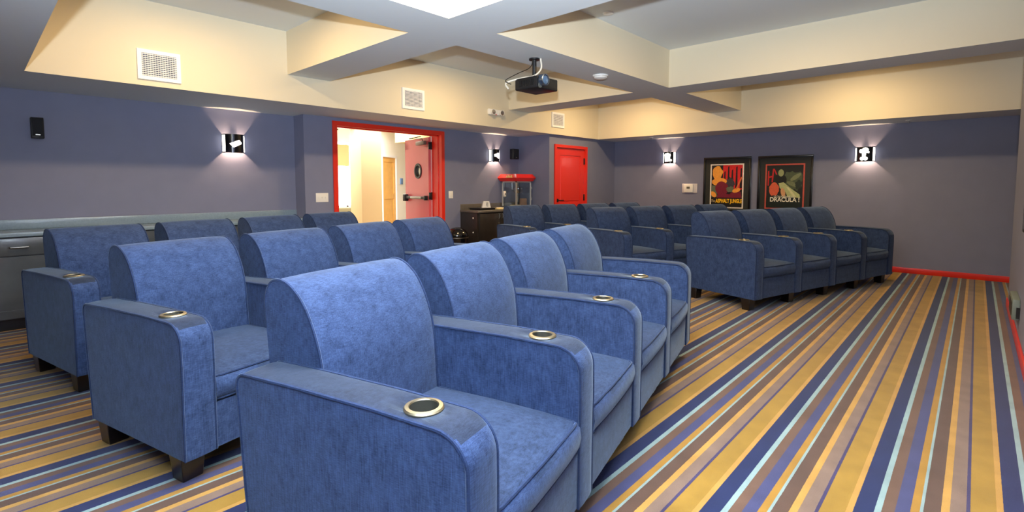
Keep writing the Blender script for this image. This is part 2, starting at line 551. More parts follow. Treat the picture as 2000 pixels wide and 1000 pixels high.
def swing_leaf(xh, sgn, porthole=True):
    """a leaf opened at a right angle into the lobby; xh hinge side x, sgn -1 right leaf / +1 left leaf"""
    hinge_x, xh = xh, 0.0
    y0, y1 = 0.0, 0.84
    xa = xh + sgn * 0.0
    xb = xh + sgn * 0.045
    cy_, cz_, r = y0 + 0.36, 1.485, 0.105
    b = MB()
    # panel with a round hole: rings of quads between the circle and the rectangle
    n = 48
    lo, hi = min(xa, xb), max(xa, xb)
    ring = {}
    for x in (lo, hi):
        inner, outer = [], []
        for k in range(n):
            th = 2 * PI * k / n
            dy, dz = math.cos(th), math.sin(th)
            inner.append(b.bm.verts.new((x, cy_ + r * dy, cz_ + r * dz)))
            ty = ((y1 - cy_) if dy > 0 else (cy_ - y0)) / max(abs(dy), 1e-9)
            tz = ((DZ - 0.015 - cz_) if dz > 0 else (cz_ - 0.01)) / max(abs(dz), 1e-9)
            t = min(ty, tz)
            outer.append(b.bm.verts.new((x, cy_ + t * dy, cz_ + t * dz)))
        ring[x] = (inner, outer)
        for k in range(n):
            b.bm.faces.new((inner[k], inner[(k + 1) % n], outer[(k + 1) % n], outer[k]))
    for k in range(n):
        for j in (0, 1):
            A, B = ring[lo][j], ring[hi][j]
            b.bm.faces.new((A[k], A[(k + 1) % n], B[(k + 1) % n], B[k]))
    # fill the four corners
    for x in (lo, hi):
        for yy, zz in ((y0, 0.01), (y1, 0.01), (y1, DZ - 0.015), (y0, DZ - 0.015)):
            pass
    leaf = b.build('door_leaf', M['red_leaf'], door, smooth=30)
    c = MB()
    for yy, zz, sy, sz in ((y0, 0.01, 1, 1), (y1, 0.01, -1, 1), (y1, DZ - 0.015, -1, -1), (y0, DZ - 0.015, 1, -1)):
        c.box(lo, hi, yy, yy + sy * 0.16, zz, zz + sz * 0.16)
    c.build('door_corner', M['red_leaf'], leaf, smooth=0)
    c = MB()
    c.lathe([(r - 0.012, lo - 0.012), (r + 0.02, lo - 0.012), (r + 0.02, hi + 0.012), (r - 0.012, hi + 0.012), (r - 0.012, lo - 0.012)], (0, cy_, cz_), n=40, axis='x')
    c.build('porthole_ring', M['black'], leaf)
    c = MB()
    c.lathe([(0.0001, (lo + hi) / 2 - 0.002), (r - 0.005, (lo + hi) / 2 - 0.002), (r - 0.005, (lo + hi) / 2 + 0.002), (0.0001, (lo + hi) / 2 + 0.002)], (0, cy_, cz_), n=32, axis='x')
    c.build('porthole_glass', M['glass'], leaf)
    side = lo if sgn < 0 else hi
    d = -1 if sgn < 0 else 1
    c = MB()
    c.box(side, side + d * 0.075, y1 - 0.11, y1 - 0.03, 0.98, 1.10, bevel=0.012)
    c.box(side + d * 0.02, side + d * 0.06, y0 + 0.06, y1 - 0.10, 1.025, 1.07, bevel=0.008)
    c.box(side, side + d * 0.06, y0 + 0.03, y0 + 0.07, 1.01, 1.085, bevel=0.006)
    c.build('push_bar', [M['black']], leaf)
    c = MB()
    c.box(side + d * 0.02, side + d * 0.066, y0 + 0.16, y1 - 0.30, 1.03, 1.066, bevel=0.006)
    c.build('push_bar_pad', M['steel'], leaf)
    c = MB()
    c.box(side, side + d * 0.055, y0 + 0.06, y0 + 0.34, DZ - 0.13, DZ - 0.07, bevel=0.008)
    c.build('door_closer', mat('bronze_grey_closer', (120, 108, 98), 0.4, metal=0.5), leaf)
    c = MB()
    c.tube([(side + d * 0.03, y0 + 0.14, DZ - 0.07), (side + d * 0.03, y0 + 0.14, DZ - 0.035), (side + d * 0.18, y0 + 0.30, DZ - 0.03), (side + d * 0.12, y0 + 0.02, DZ - 0.012)], 0.008)
    c.build('closer_arm', M['black'], leaf)
    for z in (1.88, 1.08, 0.25):
        c = MB()
        c.box(xh - sgn * 0.004, xh + sgn * 0.05, y0 - 0.03, y0 - 0.005, z - 0.055, z + 0.055, bevel=0.004)
        c.tube([(xh + sgn * 0.0, y0 - 0.012, z - 0.06), (xh + sgn * 0.0, y0 - 0.012, z + 0.06)], 0.012)
        c.build('door_hinge', M['black'], leaf)
    leaf.location = (hinge_x, YB + 0.235, 0)
    leaf.rotation_euler = (0, 0, sgn * 0.17)
    return leaf


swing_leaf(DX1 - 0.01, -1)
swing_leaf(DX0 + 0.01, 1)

# ------------------------------------------------------------------ single red door
d2 = thing('door_2', 'closed red panelled door', 'door')
del d2['category']
tag(d2, kind='structure')
b = MB()
w = 0.05
b.box(RX0 - w, RX0, YE - 0.025, YE + 0.05, 0, RZ + w)
b.box(RX1, RX1 + w, YE - 0.025, YE + 0.05, 0, RZ + w)
b.box(RX0, RX1, YE - 0.025, YE + 0.05, RZ, RZ + w)
b.build('door_frame', M['red'], d2, smooth=0)
b = MB()
yf = YE + 0.012
b.box(RX0 + 0.004, RX1 - 0.004, yf + 0.012, yf + 0.045, 0.01, RZ - 0.004)
st = 0.13
for x0, x1, z0, z1 in ((RX0 + 0.004, RX0 + st, 0.01, RZ - 0.004), (RX1 - st, RX1 - 0.004, 0.01, RZ - 0.004), (RX0 + st, RX1 - st, RZ - st, RZ - 0.004),
                       (RX0 + st, RX1 - st, 0.80, 0.80 + st), (RX0 + st, RX1 - st, 0.01, 0.2)):
    b.box(x0, x1, yf, yf + 0.02, z0, z1)
for z0, z1 in ((0.2, 0.80), (0.80 + st, RZ - st)):
    b.box(RX0 + st + 0.03, RX1 - st - 0.03, yf + 0.002, yf + 0.02, z0 + 0.03, z1 - 0.03, bevel=0.008, seg=1)
b.build('door_leaf', M['red'], d2, smooth=0)
for z in (1.70, 1.02, 0.3):
    b = MB()
    b.box(RX1 - 0.03, RX1 + 0.01, yf - 0.012, yf + 0.004, z - 0.06, z + 0.06, bevel=0.003)
    b.build('door_hinge', M['black'], d2)
b = MB()
b.tube([(RX0 + 0.07, yf, 0.98), (RX0 + 0.07, yf - 0.05, 0.98), (RX0 + 0.18, yf - 0.055, 0.98)], 0.011)
b.lathe([(0.0001, yf - 0.006), (0.03, yf - 0.006), (0.03, yf)], (RX0 + 0.07, 0, 0.98), axis='y')
b.build('door_handle', M['black'], d2)

# ------------------------------------------------------------------ lobby behind the double door
b = MB()
b.box(1.5, 14.0, YA + 0.15, 14.5, -0.1, -0.002)
struct(b.build('floor_lobby', M['lobbyfloor']), 'lobby floor')
b = MB()
b.box(1.5, 14.0, YA + 0.15, 14.5, 2.9, 3.0)
struct(b.build('ceiling_lobby', M['lobbyceil']), 'lobby ceiling')
b = MB()
b.box(1.5, 6.75, YA + 0.35, 7.5, 2.32, 2.9)
b.box(1.5, 7.6, 9.2, 9.6, 2.45, 2.9)
b.box(7.6, 13.0, 10.6, 11.2, 2.35, 2.9)
struct(b.build('trim_9', M['lobbygold'], smooth=0), 'gold soffits of the lobby')
b = MB()
b.box(1.5, 6.3, 13.6, 13.72, 0, 2.9)
b.box(6.3, 8.5, 13.6, 13.72, 2.5, 2.9)
b.box(6.3, 8.5, 13.6, 13.72, 0, 0.6)
b.box(8.5, 13.9, 13.6, 13.72, 0, 2.9)
b.box(1.4, 1.5, YA + 0.15, 13.7, 0, 2.9)
b.box(13.8, 13.9, YA + 0.15, 13.7, 0, 2.9)
b.box(DX1 + 0.063, 13.9, YB + 0.222, YB + 0.36, 0, 2.9)
b.box(1.5, DX0 - 0.063, YA + 0.121, YA + 0.24, 0, 2.9)
b.box(DX0 - 0.063, DX1 + 0.063, YB + 0.222, YB + 0.36, DZ + 0.063, 2.9)
struct(b.build('wall_lobby', M['lobbywall'], smooth=0), 'cream lobby walls')
win = struct(boxobj('window_1', M['window'], (6.3, 8.5, 13.64, 13.66, 0.6, 2.5)), 'bright lobby window')
b = MB()
for x in (6.3, 7.5, 8.45):
    b.box(x, x + 0.05, 13.56, 13.62, 0.6, 2.5)
b.box(6.3, 8.5, 13.56, 13.62, 0.6, 0.65)
b.build('window_frame', M['whitepaint'], win)
# valance over the window
tag(boxobj('window_valance', M['lobbygold'], (6.9, 7.46, 13.3, 13.45, 1.80, 2.40)), 'tan valance hanging over the bright lobby window', 'valance')
# the tan column
tag(boxobj('column', M['lobbycol'], (5.306, 5.774, 9.0, 9.434, 0, 2.9), bevel=0.004), 'square tan column standing in the lobby behind the open double door', 'column')
# angled wall with honey-coloured door
ang = math.radians(31)
grp = bpy.data.objects.new('wall_lobby_angled', None)
C.objects.link(grp)
grp.location = (7.72, 12.0, 0)
grp.rotation_euler = (0, 0, ang)
struct(grp, 'cream lobby wall holding the honey wood door')
b = MB()
b.box(-0.2, -0.06, 0, 0.1, 0, 2.9)
b.box(0.92, 3.6, 0, 0.1, 0, 2.9)
b.box(-0.06, 0.92, 0, 0.1, 2.09, 2.9)
b.build('wall_panel', M['lobbywall'], grp, smooth=0)
b = MB()
b.box(-0.06, 0.0, -0.02, 0.1, 0, 2.09)
b.box(0.86, 0.92, -0.02, 0.1, 0, 2.09)
b.box(0.0, 0.86, -0.02, 0.1, 2.03, 2.09)
b.build('door_casing', M['whitepaint'], grp, smooth=0)
d3 = thing('door_3', 'honey wood panelled door', 'door', (7.72, 12.0, 0), ang)
del d3['category']
tag(d3, kind='structure')
b = MB()
b.box(0.005, 0.855, 0.03, 0.06, 0.01, 2.025)
for x0, x1, z0, z1 in ((0.005, 0.13, 0.01, 2.025), (0.73, 0.855, 0.01, 2.025), (0.13, 0.73, 1.9, 2.025), (0.13, 0.73, 0.86, 1.0), (0.13, 0.73, 0.01, 0.25)):
    b.box(x0, x1, 0.015, 0.035, z0, z1)
b.build('door_leaf', M['oak'], d3, smooth=0)
for z in (1.8, 1.05, 0.3):
    boxobj('door_hinge', M['black'], (-0.02, 0.03, -0.005, 0.02, z - 0.06, z + 0.06), d3)
wl = thing('wall_sign', 'small blue room sign on the cream lobby wall beside the honey wood door', 'sign', (7.72 + 1.22 * math.cos(ang), 12.0 + 1.22 * math.sin(ang), 1.36), ang)
boxobj('sign_plate', M['bluesign'], (-0.09, 0.09, -0.02, 0.0, -0.09, 0.09), wl, bevel=0.003)
# low olive half wall and plum chair seen at the lower left of the door
hw = thing('lobby_sofa', 'low olive sofa back under the bright lobby window', 'sofa', (0, 0, 0))
b = MB()
b.box(4.6, 6.4, 10.4, 11.2, 0.0, 0.42, bevel=0.04)
b.build('seat', M['olive'], hw)
b = MB()
b.box(4.6, 6.4, 10.2, 10.45, 0.0, 0.76, bevel=0.05)
b.build('backrest', M['olive'], hw)
pc = thing('lobby_chair', 'plum upholstered lobby chair just inside the left edge of the double door', 'chair', (4.35, 8.2, 0), 0.3)
b = MB(); b.box(-0.25, 0.25, -0.25, 0.25, 0.38, 0.48, bevel=0.03); b.build('seat', M['purple'], pc)
b = MB(); b.box(-0.25, 0.25, 0.2, 0.27, 0.5, 1.02, bevel=0.03); b.build('backrest', M['purple'], pc)
for sx in (-0.21, 0.21):
    for sy in (-0.21, 0.21):
        b = MB(); b.taper(sx - 0.02, sx + 0.02, sy - 0.02, sy + 0.02, 0, 0.39, 0.7); b.build('leg', M['espresso'], pc)
ls = thing('lobby_lamp', 'white drum lamp shade glowing behind the lobby sofa left of the tan column', 'lamp', (5.95, 11.6, 0))
b = MB(); b.lathe([(0.0001, 0), (0.12, 0), (0.12, 0.02), (0.012, 0.04), (0.012, 0.80)], n=20); b.build('lamp_stand', M['steel'], ls)
b = MB(); b.lathe([(0.17, 0.80), (0.15, 1.08), (0.148, 1.08), (0.168, 0.80)], n=28); b.build('lamp_shade', M['paper'], ls)

# ------------------------------------------------------------------ theatre chairs
P, T = 0.69, 0.131


def arc(cy, cz, r, a0, a1, n):
    return [(cy + r * math.cos(a0 + (a1 - a0) * i / n), cz + r * math.sin(a0 + (a1 - a0) * i / n)) for i in range(n + 1)]


ARM_PROF = ([(0.0, 0.122)] + [(0.0, 0.30), (-0.003, 0.50)] + arc(0.088, 0.603, 0.090, PI, PI / 2, 8) + [(0.30, 0.697), (0.60, 0.694)]
            + arc(0.808, 0.652, 0.036, PI / 2, -0.05, 5) + [(0.825, 0.40), (0.800, 0.122)])


def arm_crown(t, a, b):
    k = 1 - abs(t) ** 4
    if b > 0.55:
        b += 0.006 * k
    if a < 0.08:
        a -= 0.006 * k
    return a, b


def make_arm(x, parent, cup):
    m = MB()
    m.prism(ARM_PROF, 'x', x - T / 2, x + T / 2, crown=arm_crown)
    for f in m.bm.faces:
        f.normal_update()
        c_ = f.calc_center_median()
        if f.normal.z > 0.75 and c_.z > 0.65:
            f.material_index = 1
    o = m.build('armrest', [M['fabric'], M['armtop']], parent, smooth=50)
    if cup:
        k = MB()
        k.lathe([(0.0001, 0.60), (0.043, 0.60), (0.043, 0.75), (0.0001, 0.75)], (x, 0.173, 0), n=36)
        cutter = k.build('cutter', [M['fabric'], M['armtop']])
        md = o.modifiers.new('hole', 'BOOLEAN')
        md.operation = 'DIFFERENCE'
        md.object = cutter
        md.solver = 'EXACT'
        bpy.context.view_layer.update()
        dg = bpy.context.evaluated_depsgraph_get()
        me = bpy.data.meshes.new_from_object(o.evaluated_get(dg))
        o.modifiers.clear()
        o.data = me
        bpy.data.objects.remove(cutter)
    for s in (-1, 1):
        pp = MB()
        path = [(x + s * (T / 2 - 0.001), y, z) for y, z in ARM_PROF]
        pp.tube(path, 0.0052, n=6)
        pp.build('piping', M['piping'], o)
    if cup:
        c = MB()
        zt = 0.706
        c.lathe([(0.0365, zt - 0.001), (0.0385, zt + 0.002), (0.048, zt + 0.001), (0.0515, zt - 0.003), (0.051, zt - 0.010), (0.043, zt - 0.010)], (x, 0.173, 0), n=40)
        h = c.build('cup_holder', M['brass'], o)
        c = MB()
        c.lathe([(0.0372, zt - 0.001), (0.036, zt - 0.075), (0.0001, zt - 0.077)], (x, 0.173, 0), n=32)
        c.build('cup_liner', M['cupin'], h)
    return o


BACK_PROF = [(0.615, 0.33), (0.610, 0.45), (0.618, 0.58), (0.630, 0.70), (0.652, 0.78), (0.684, 0.85), (0.720, 0.900), (0.765, 0.936), (0.810, 0.952),
             (0.846, 0.948), (0.872, 0.928), (0.886, 0.895), (0.888, 0.84), (0.876, 0.70), (0.840, 0.33)]


def smooth_profile(pts, i0, i1, n=3):
    out = list(pts[:i0])
    for i in range(i0, i1):
        p0, p1, p2, p3 = (Vector(pts[j]) for j in (max(i - 1, 0), i, i + 1, min(i + 2, len(pts) - 1)))
        for s_ in range(n):
            u = s_ / n
            q = 0.5 * ((2 * p1) + (p2 - p0) * u + (2 * p0 - 5 * p1 + 4 * p2 - p3) * u * u + (3 * p1 - p0 - 3 * p2 + p3) * u ** 3)
            out.append((q.x, q.y))
    return out + list(pts[i1:])


BACK_PROF = smooth_profile(BACK_PROF, 2, 13, 4)


def back_crown(t, a, b):
    k = 1 - abs(t) ** 5
    if a < 0.80 and b > 0.34:
        a -= 0.016 * k
    if b > 0.88:
        b += 0.006 * k
    return a, b


def make_chair(last):
    t = thing('theater_chair', 'blue chenille theatre chair', 'chair')
    make_arm(0.0, t, True)
    if last:
        make_arm(P, t, False)
    x0, x1 = T / 2 + 0.001, P - T / 2 - 0.001
    m = MB()
    m.prism(BACK_PROF, 'x', x0, x1, crown=back_crown)
    bk = m.build('backrest', M['fabric'], t, smooth=50)
    for x in (x0 + 0.004, x1 - 0.004):
        pp = MB()
        pp.tube([(x, y - 0.001, z + 0.001) for y, z in BACK_PROF[:-3]], 0.0055, n=6)
        pp.build('piping', M['piping'], bk)
    # seat cushion
    prof = ([(0.612, 0.335), (0.02, 0.330)] + [(0.004, 0.336), (-0.004, 0.352), (-0.010, 0.385), (-0.006, 0.420), (0.004, 0.434), (0.020, 0.441)]
            + [(0.15, 0.447), (0.35, 0.450), (0.612, 0.446)])

    def crown(tt, a, b):
        k = 1 - abs(tt) ** 3
        if b > 0.43:
            b += 0.016 * k * min(1.0, a / 0.12 if a > 0 else 0)
        if a < 0.01 and 0.34 < b < 0.43:
            a -= 0.010 * k
        return a, b
    m = MB()
    m.prism(prof, 'x', x0 + 0.002, x1 - 0.002, crown=crown)
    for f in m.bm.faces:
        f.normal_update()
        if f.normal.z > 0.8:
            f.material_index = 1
    cu = m.build('seat_cushion', [M['fabric'], M['seattop']], t, smooth=50)
    for yy, zz in ((0.004, 0.437), (0.002, 0.337)):
        pp = MB()
        pp.tube([(x0 + 0.006, 0.60, zz + (0.008 if zz > 0.4 else 0))] + [(x0 + 0.006, yy + 0.02, zz + 0.001), (x0 + 0.012, yy + 0.004, zz)] + [(x0 + 0.03 + (x1 - x0 - 0.06) * i / 8, yy - 0.004 * math.sin(PI * i / 8), zz) for i in range(9)]
                + [(x1 - 0.012, yy + 0.004, zz), (x1 - 0.006, yy + 0.02, zz + 0.001), (x1 - 0.006, 0.60, zz + (0.008 if zz > 0.4 else 0))], 0.0052, n=6)
        pp.build('piping', M['piping'], cu)
    # box under the cushion
    m = MB()
    m.prism([(0.006, 0.124), (0.004, 0.324), (0.606, 0.328), (0.612, 0.32), (0.838, 0.32), (0.800, 0.124)], 'x', x0, x1)
    m.build('seat_base', M['fabric'], t, smooth=0)
    legs = [0.0] + ([P] if last else [])
    for lx in legs:
        for y in (0.060, 0.700):
            m = MB()
            m.taper(lx - 0.052, lx + 0.052, y, y + 0.10, 0.0, 0.124, 0.80)
            m.build('leg', M['espresso'], t)
    return t


chair_mid = make_chair(False)
chair_end = make_chair(True)
ROWS = {  # x, y, rotation and wording
    'L1': (0.7897, 0.8270, 0.241, 'row nearest the camera'),
    'L2': (0.6085, 2.3470, 0.240, 'middle row of the left block'),
    'L3': (0.4430, 3.8830, 0.2023, 'rear row of the left block, by the long counter'),
    'R1': (5.2582, 1.5401, -0.282, 'front row of the right block, beside the open carpet'),
    'R2': (5.2530, 2.9940, -0.310, 'middle row of the right block'),
    'R3': (4.9800, 4.2160, -0.2612, 'rear row of the right block, before the snack cabinet'),
}
LAB = {
    'L1': ['large blue armchair closest to the camera, cup holder at lower centre', 'blue armchair second from the camera in the nearest row',
           'blue armchair third from the camera in the nearest row', 'blue armchair at the far end of the nearest row, against the open carpet'],
    'L2': ['blue armchair left in the second row, with a dark tapered leg in full view', 'blue armchair second from the left in the second row of the left block',
           'blue armchair third from the left in the second row of the left block', 'blue armchair at the right end of the second row, before the double door'],
    'L3': ['blue armchair at far left in front of the counter drawer with the handle', 'blue armchair second from the left in the row along the long counter',
           'blue armchair third from the left in the row along the long counter', 'blue armchair below the triple light switch, right end of the counter row'],
    'R1': ['dark blue armchair with its whole side panel showing, nearest in the right block', 'dark blue armchair second in the right block front row, under the first poster',
           'dark blue armchair third in the right block front row, under the second poster', 'dark blue armchair beside bare wall, far end of the right block front row'],
    'R2': ['dark blue armchair at the left end of the right block middle row', 'dark blue armchair second from the left in the right block middle row',
           'dark blue armchair third from the left in the right block middle row', 'dark blue armchair just below the first poster, right end of its row'],
    'R3': ['dark blue armchair directly in front of the popcorn machine', 'dark blue armchair left of the single red door, second in its row',
           'dark blue armchair in front of the single red door, third in its row', 'dark blue armchair just right of the single red door, rear row end'],
}
used = {'m': False, 'e': False}
for row, (rx, ry, ra, txt) in ROWS.items():
    for i in range(4):
        key = 'e' if i == 3 else 'm'
        src = chair_end if i == 3 else chair_mid
        o = src if not used[key] else copy_tree(src)
        used[key] = True
        o.location = (rx + i * P * math.cos(ra), ry + i * P * math.sin(ra), 0)
        o.rotation_euler = (0, 0, ra)
        o['label'] = LAB[row][i]
        o['group'] = 'theatre chairs, ' + txt

# ------------------------------------------------------------------ long counter on the left wall
CX0, CX1, CYF, CZ = -0.845, XAB - 0.004, 6.03, 0.852
b = MB()
b.box(CX0, CX1, CYF - 0.03, YA - 0.002, CZ - 0.038, CZ, bevel=0.006)
ct = tag(b.build('countertop', M['laminate']), 'long grey laminate countertop along the left wall', 'countertop')
b = MB()
b.box(CX0, CX1, YA - 0.022, YA - 0.002, CZ, CZ + 0.088, bevel=0.003)
b.build('backsplash', M['laminate'], ct)
n_u = 5
wu = (CX1 - CX0) / n_u
LABC = ['grey base cabinet left of the one with the visible drawer handle', 'grey base cabinet at far left with a visible bar handle on its drawer', 'grey base cabinet behind the gap left of the second chair in the counter row',
        'grey base cabinet behind the third chair in the counter row', 'grey base cabinet at the right end of the long counter']
for i in range(n_u):
    x = CX0 + i * wu
    t = thing('base_cabinet', LABC[i], 'cabinet', (x, CYF, 0), 0, 'base cabinets under the long counter')
    b = MB()
    b.box(0.002, wu - 0.002, 0.02, YA - CYF - 0.005, 0.10, CZ - 0.04)
    b.box(0.002, wu - 0.002, 0.07, YA - CYF - 0.005, 0.0, 0.10)
    b.build('body', M['cabgrey'], t, smooth=0)
    b = MB()
    b.box(0.008, wu - 0.008, 0.0, 0.02, 0.65, CZ - 0.05, bevel=0.003)
    dr = b.build('drawer', M['cabgrey'], t)
    b = MB()
    hx = wu / 2
    b.tube([(hx - 0.06, 0.0, 0.725), (hx - 0.055, -0.022, 0.725), (hx, -0.030, 0.725), (hx + 0.055, -0.022, 0.725), (hx + 0.06, 0.0, 0.725)], 0.006)
    b.build('drawer_handle', M['steel'], dr)
    dx0, dx1, hx = 0.008, wu - 0.008, wu - 0.05
    b = MB()
    b.box(dx0, dx1, 0.006, 0.02, 0.11, 0.64)
    for q in ((dx0, dx0 + 0.06, 0.11, 0.64), (dx1 - 0.06, dx1, 0.11, 0.64), (dx0 + 0.06, dx1 - 0.06, 0.11, 0.18), (dx0 + 0.06, dx1 - 0.06, 0.57, 0.64)):
        b.box(q[0], q[1], 0.0, 0.006, q[2], q[3])
    dd = b.build('door', M['cabgrey'], t, smooth=0)
    b = MB()
    b.tube([(hx, 0.0, 0.45), (hx, -0.026, 0.455), (hx, -0.026, 0.545), (hx, 0.0, 0.55)], 0.005)
    b.build('door_handle', M['steel'], dd)
    boxobj('baseboard', M['black'], (0.002, wu - 0.002, 0.06, 0.07, 0.0, 0.10), t)

# ------------------------------------------------------------------ snack cabinet in the alcove
SX0, SX1, SY, SZ = 5.44, XCD - 0.004, 5.775, 0.85
b = MB()
b.box(SX0 - 0.012, SX1, SY - 0.02, YC - 0.002, SZ - 0.04, SZ, bevel=0.012, seg=3)
ct = tag(b.build('countertop', M['laminate2']), 'brown grey countertop in the alcove under the popcorn machine', 'countertop')
b = MB(); b.box(SX0, SX1, YC - 0.02, YC - 0.002, SZ, SZ + 0.09, bevel=0.002); b.build('backsplash', M['laminate2'], ct)
cab = thing('snack_cabinet', 'dark espresso cabinet in the alcove between the double door and red door', 'cabinet', (SX0, SY, 0))
W = SX1 - SX0
b = MB(); b.box(0, W, 0.02, YC - SY - 0.004, 0.09, SZ - 0.042); b.box(0.03, W, 0.07, YC - SY - 0.004, 0, 0.09); b.build('body', M['cabdark'], cab, smooth=0)
for k in range(3):
    xa, xb = 0.05 + k * (W - 0.06) / 3, 0.05 + (k + 1) * (W - 0.06) / 3 - 0.008
    b = MB(); b.box(xa, xb, 0.0, 0.02, 0.11, SZ - 0.06, bevel=0.002)
    dd = b.build('door', M['cabdark'], cab)
    hx = xb - 0.035 if k % 2 == 0 else xa + 0.035
    b = MB(); b.tube([(hx, 0, 0.70), (hx - 0.008, -0.028, 0.71), (hx, -0.032, 0.745), (hx - 0.008, -0.028, 0.78), (hx, 0, 0.79)], 0.006); b.build('door_handle', M['steel'], dd)
    if k == 0:
        b = MB(); b.lathe([(0.0001, -0.012), (0.012, -0.012), (0.012, 0.0)], (hx, 0, 0.63), axis='y', n=16); b.build('lock', M['steel'], dd)
for z in (0.728, 0.497):
    b = MB(); b.lathe([(0.0001, -0.006), (0.011, -0.005), (0.013, 0.0)], (0, 0.11, z), axis='x', n=16); b.build('cap', M['white'], cab)

# popcorn machine
px0, px1, py0, py1 = 6.40, 6.80, 5.83, 6.17
pm = thing('popcorn_machine', 'glass popcorn machine with red roof standing on the alcove countertop', 'popcorn machine', (px0, py0, SZ))
w_, d_ = px1 - px0, py1 - py0
b = MB(); b.box(0, w_, 0, d_, 0.002, 0.035, bevel=0.004); b.build('base', M['steel'], pm)
b = MB()
for x in (0.0, w_ - 0.018):
    for y in (0.0, d_ - 0.018):
        b.box(x, x + 0.018, y, y + 0.018, 0.035, 0.46)
b.box(0, w_, 0, 0.018, 0.45, 0.47); b.box(0, w_, d_ - 0.018, d_, 0.45, 0.47); b.box(0, 0.018, 0, d_, 0.45, 0.47); b.box(w_ - 0.018, w_, 0, d_, 0.45, 0.47)
b.build('corner_posts', mat('satin_aluminium', (206, 204, 200), 0.4, metal=0.6), pm, smooth=0)
nt = M['glass'].node_tree
g = nt.nodes.new('ShaderNodeBsdfGlossy'); g.inputs['Roughness'].default_value = 0.03
tp = nt.nodes.new('ShaderNodeBsdfTransparent'); tp.inputs[0].default_value = (0.93, 0.97, 0.98, 1)
ms = nt.nodes.new('ShaderNodeMixShader'); ms.inputs[0].default_value = 0.16
nt.links.new(tp.outputs[0], ms.inputs[1]); nt.links.new(g.outputs[0], ms.inputs[2])
nt.links.new(ms.outputs[0], nt.nodes['Material Output'].inputs['Surface'])
for nm, q in (('glass_pane', (0.018, w_ - 0.018, 0.007, 0.010, 0.035, 0.45)), ('glass_pane', (0.007, 0.010, 0.018, d_ - 0.018, 0.035, 0.45)),
              ('glass_pane', (w_ - 0.010, w_ - 0.007, 0.018, d_ - 0.018, 0.035, 0.45)), ('glass_pane', (0.018, w_ - 0.018, d_ - 0.010, d_ - 0.007, 0.035, 0.45))):
    boxobj(nm, M['glass'], q, pm)
b = MB()
zr = 0.47
pr_ = [(-0.055, zr + 0.055), (w_ + 0.055, zr + 0.055), (w_ + 0.02, zr), (-0.02, zr)]
vs = []
for (ex, z) in ((0.02, zr), (0.06, zr + 0.06), (0.015, zr + 0.125)):
    vs.append([b.bm.verts.new(p) for p in ((-ex, -ex, z), (w_ + ex, -ex, z), (w_ + ex, d_ + ex, z), (-ex, d_ + ex, z))])
for r0, r1 in zip(vs[:-1], vs[1:]):
    for k in range(4):
        b.bm.faces.new((r0[k], r0[(k + 1) % 4], r1[(k + 1) % 4], r1[k]))
b.bm.faces.new(list(reversed(vs[0]))); b.bm.faces.new(vs[-1])
roof = b.build('roof', mat('red_enamel', (226, 34, 16), 0.25, coat=0.6), pm, smooth=0)
b = MB()
for k, (hx, hz) in enumerate(((0.00, 0.02), (0.035, 0.03), (0.07, 0.02), (0.105, 0.03))):
    b.box(-0.056, -0.044, 0.16 - hx, 0.18 - hx, zr + 0.065, zr + 0.075 + hz)
b.box(-0.060, -0.048, 0.04, 0.19, zr + 0.062, zr + 0.072)
b.build('roof_emblem', mat('pale_yellow_emblem', (250, 205, 130), 0.5), roof)
b = MB(); b.lathe([(0.0001, 0.26), (0.07, 0.265), (0.085, 0.30), (0.085, 0.35), (0.09, 0.352), (0.03, 0.37), (0.0001, 0.37)], (w_ * 0.6, d_ * 0.5, 0), n=28)
ke = b.build('kettle', M['kettle'], pm)
b = MB(); b.tube([(w_ * 0.6, d_ * 0.5, 0.37), (w_ * 0.6, d_ * 0.5, 0.46)], 0.008); b.tube([(w_ * 0.35, d_ * 0.5, 0.32), (w_ * 0.2, d_ * 0.5, 0.33), (w_ * 0.2, d_ * 0.5, 0.46)], 0.01); b.build('kettle_hanger', M['kettle'], ke)
b = MB(); b.box(0.05, w_ * 0.5, 0.05, d_ * 0.6, 0.035, 0.055, bevel=0.008); b.build('popcorn_heap', M['popcorn'], pm)
b = MB(); b.box(w_ * 0.45, w_ * 0.8, 0.03, 0.09, 0.036, 0.17, bevel=0.012); b.build('cardboard_box', mat('brown_card', (150, 112, 82), 0.8), pm)
for z in (0.16, 0.35):
    boxobj('hinge', M['steel'], (w_, w_ + 0.012, -0.008, 0.02, z - 0.02, z + 0.02), pm)
b = MB(); b.box(-0.004, 0.004, d_ * 0.72, d_ * 0.88, 0.20, 0.30, bevel=0.001); b.build('notice', M['paper'], pm)
b = MB(); b.box(-0.006, -0.004, d_ * 0.72, d_ * 0.78, 0.235, 0.26); b.build('notice_mark', M['display'], pm)

# things on the alcove counter
tr = thing('serving_tray', 'flat black tray on the alcove counter left of the popcorn machine', 'tray', (5.73, 5.97, SZ))
b = MB(); b.box(-0.17, 0.17, -0.13, 0.13, 0.002, 0.022, bevel=0.006); b.box(-0.185, 0.185, -0.145, 0.145, 0.022, 0.032, bevel=0.004); b.build('tray_body', M['black'], tr)
b = MB()
b.prism([(-0.075, 0.0), (0.075, 0.0), (0.048, 0.105), (-0.048, 0.105)], 'y', -0.03, 0.03)
tc_ = b.build('menu_card', M['white'])
tc_.location = (5.79, 5.95, SZ + 0.0325)
tc_.rotation_euler = (0, 0, -0.5)
tag(tc_, 'white folded menu card standing on the black tray', 'menu card')
b = MB()
for k in range(4):
    b.box(0.0 + 0.004 * k, 0.03, -0.0325, -0.0305, 0.02 + 0.02 * k, 0.03 + 0.02 * k)
b.box(-0.005, 0.002, -0.0325, -0.0305, 0.035, 0.09)
b.build('printing', M['display'], tc_)
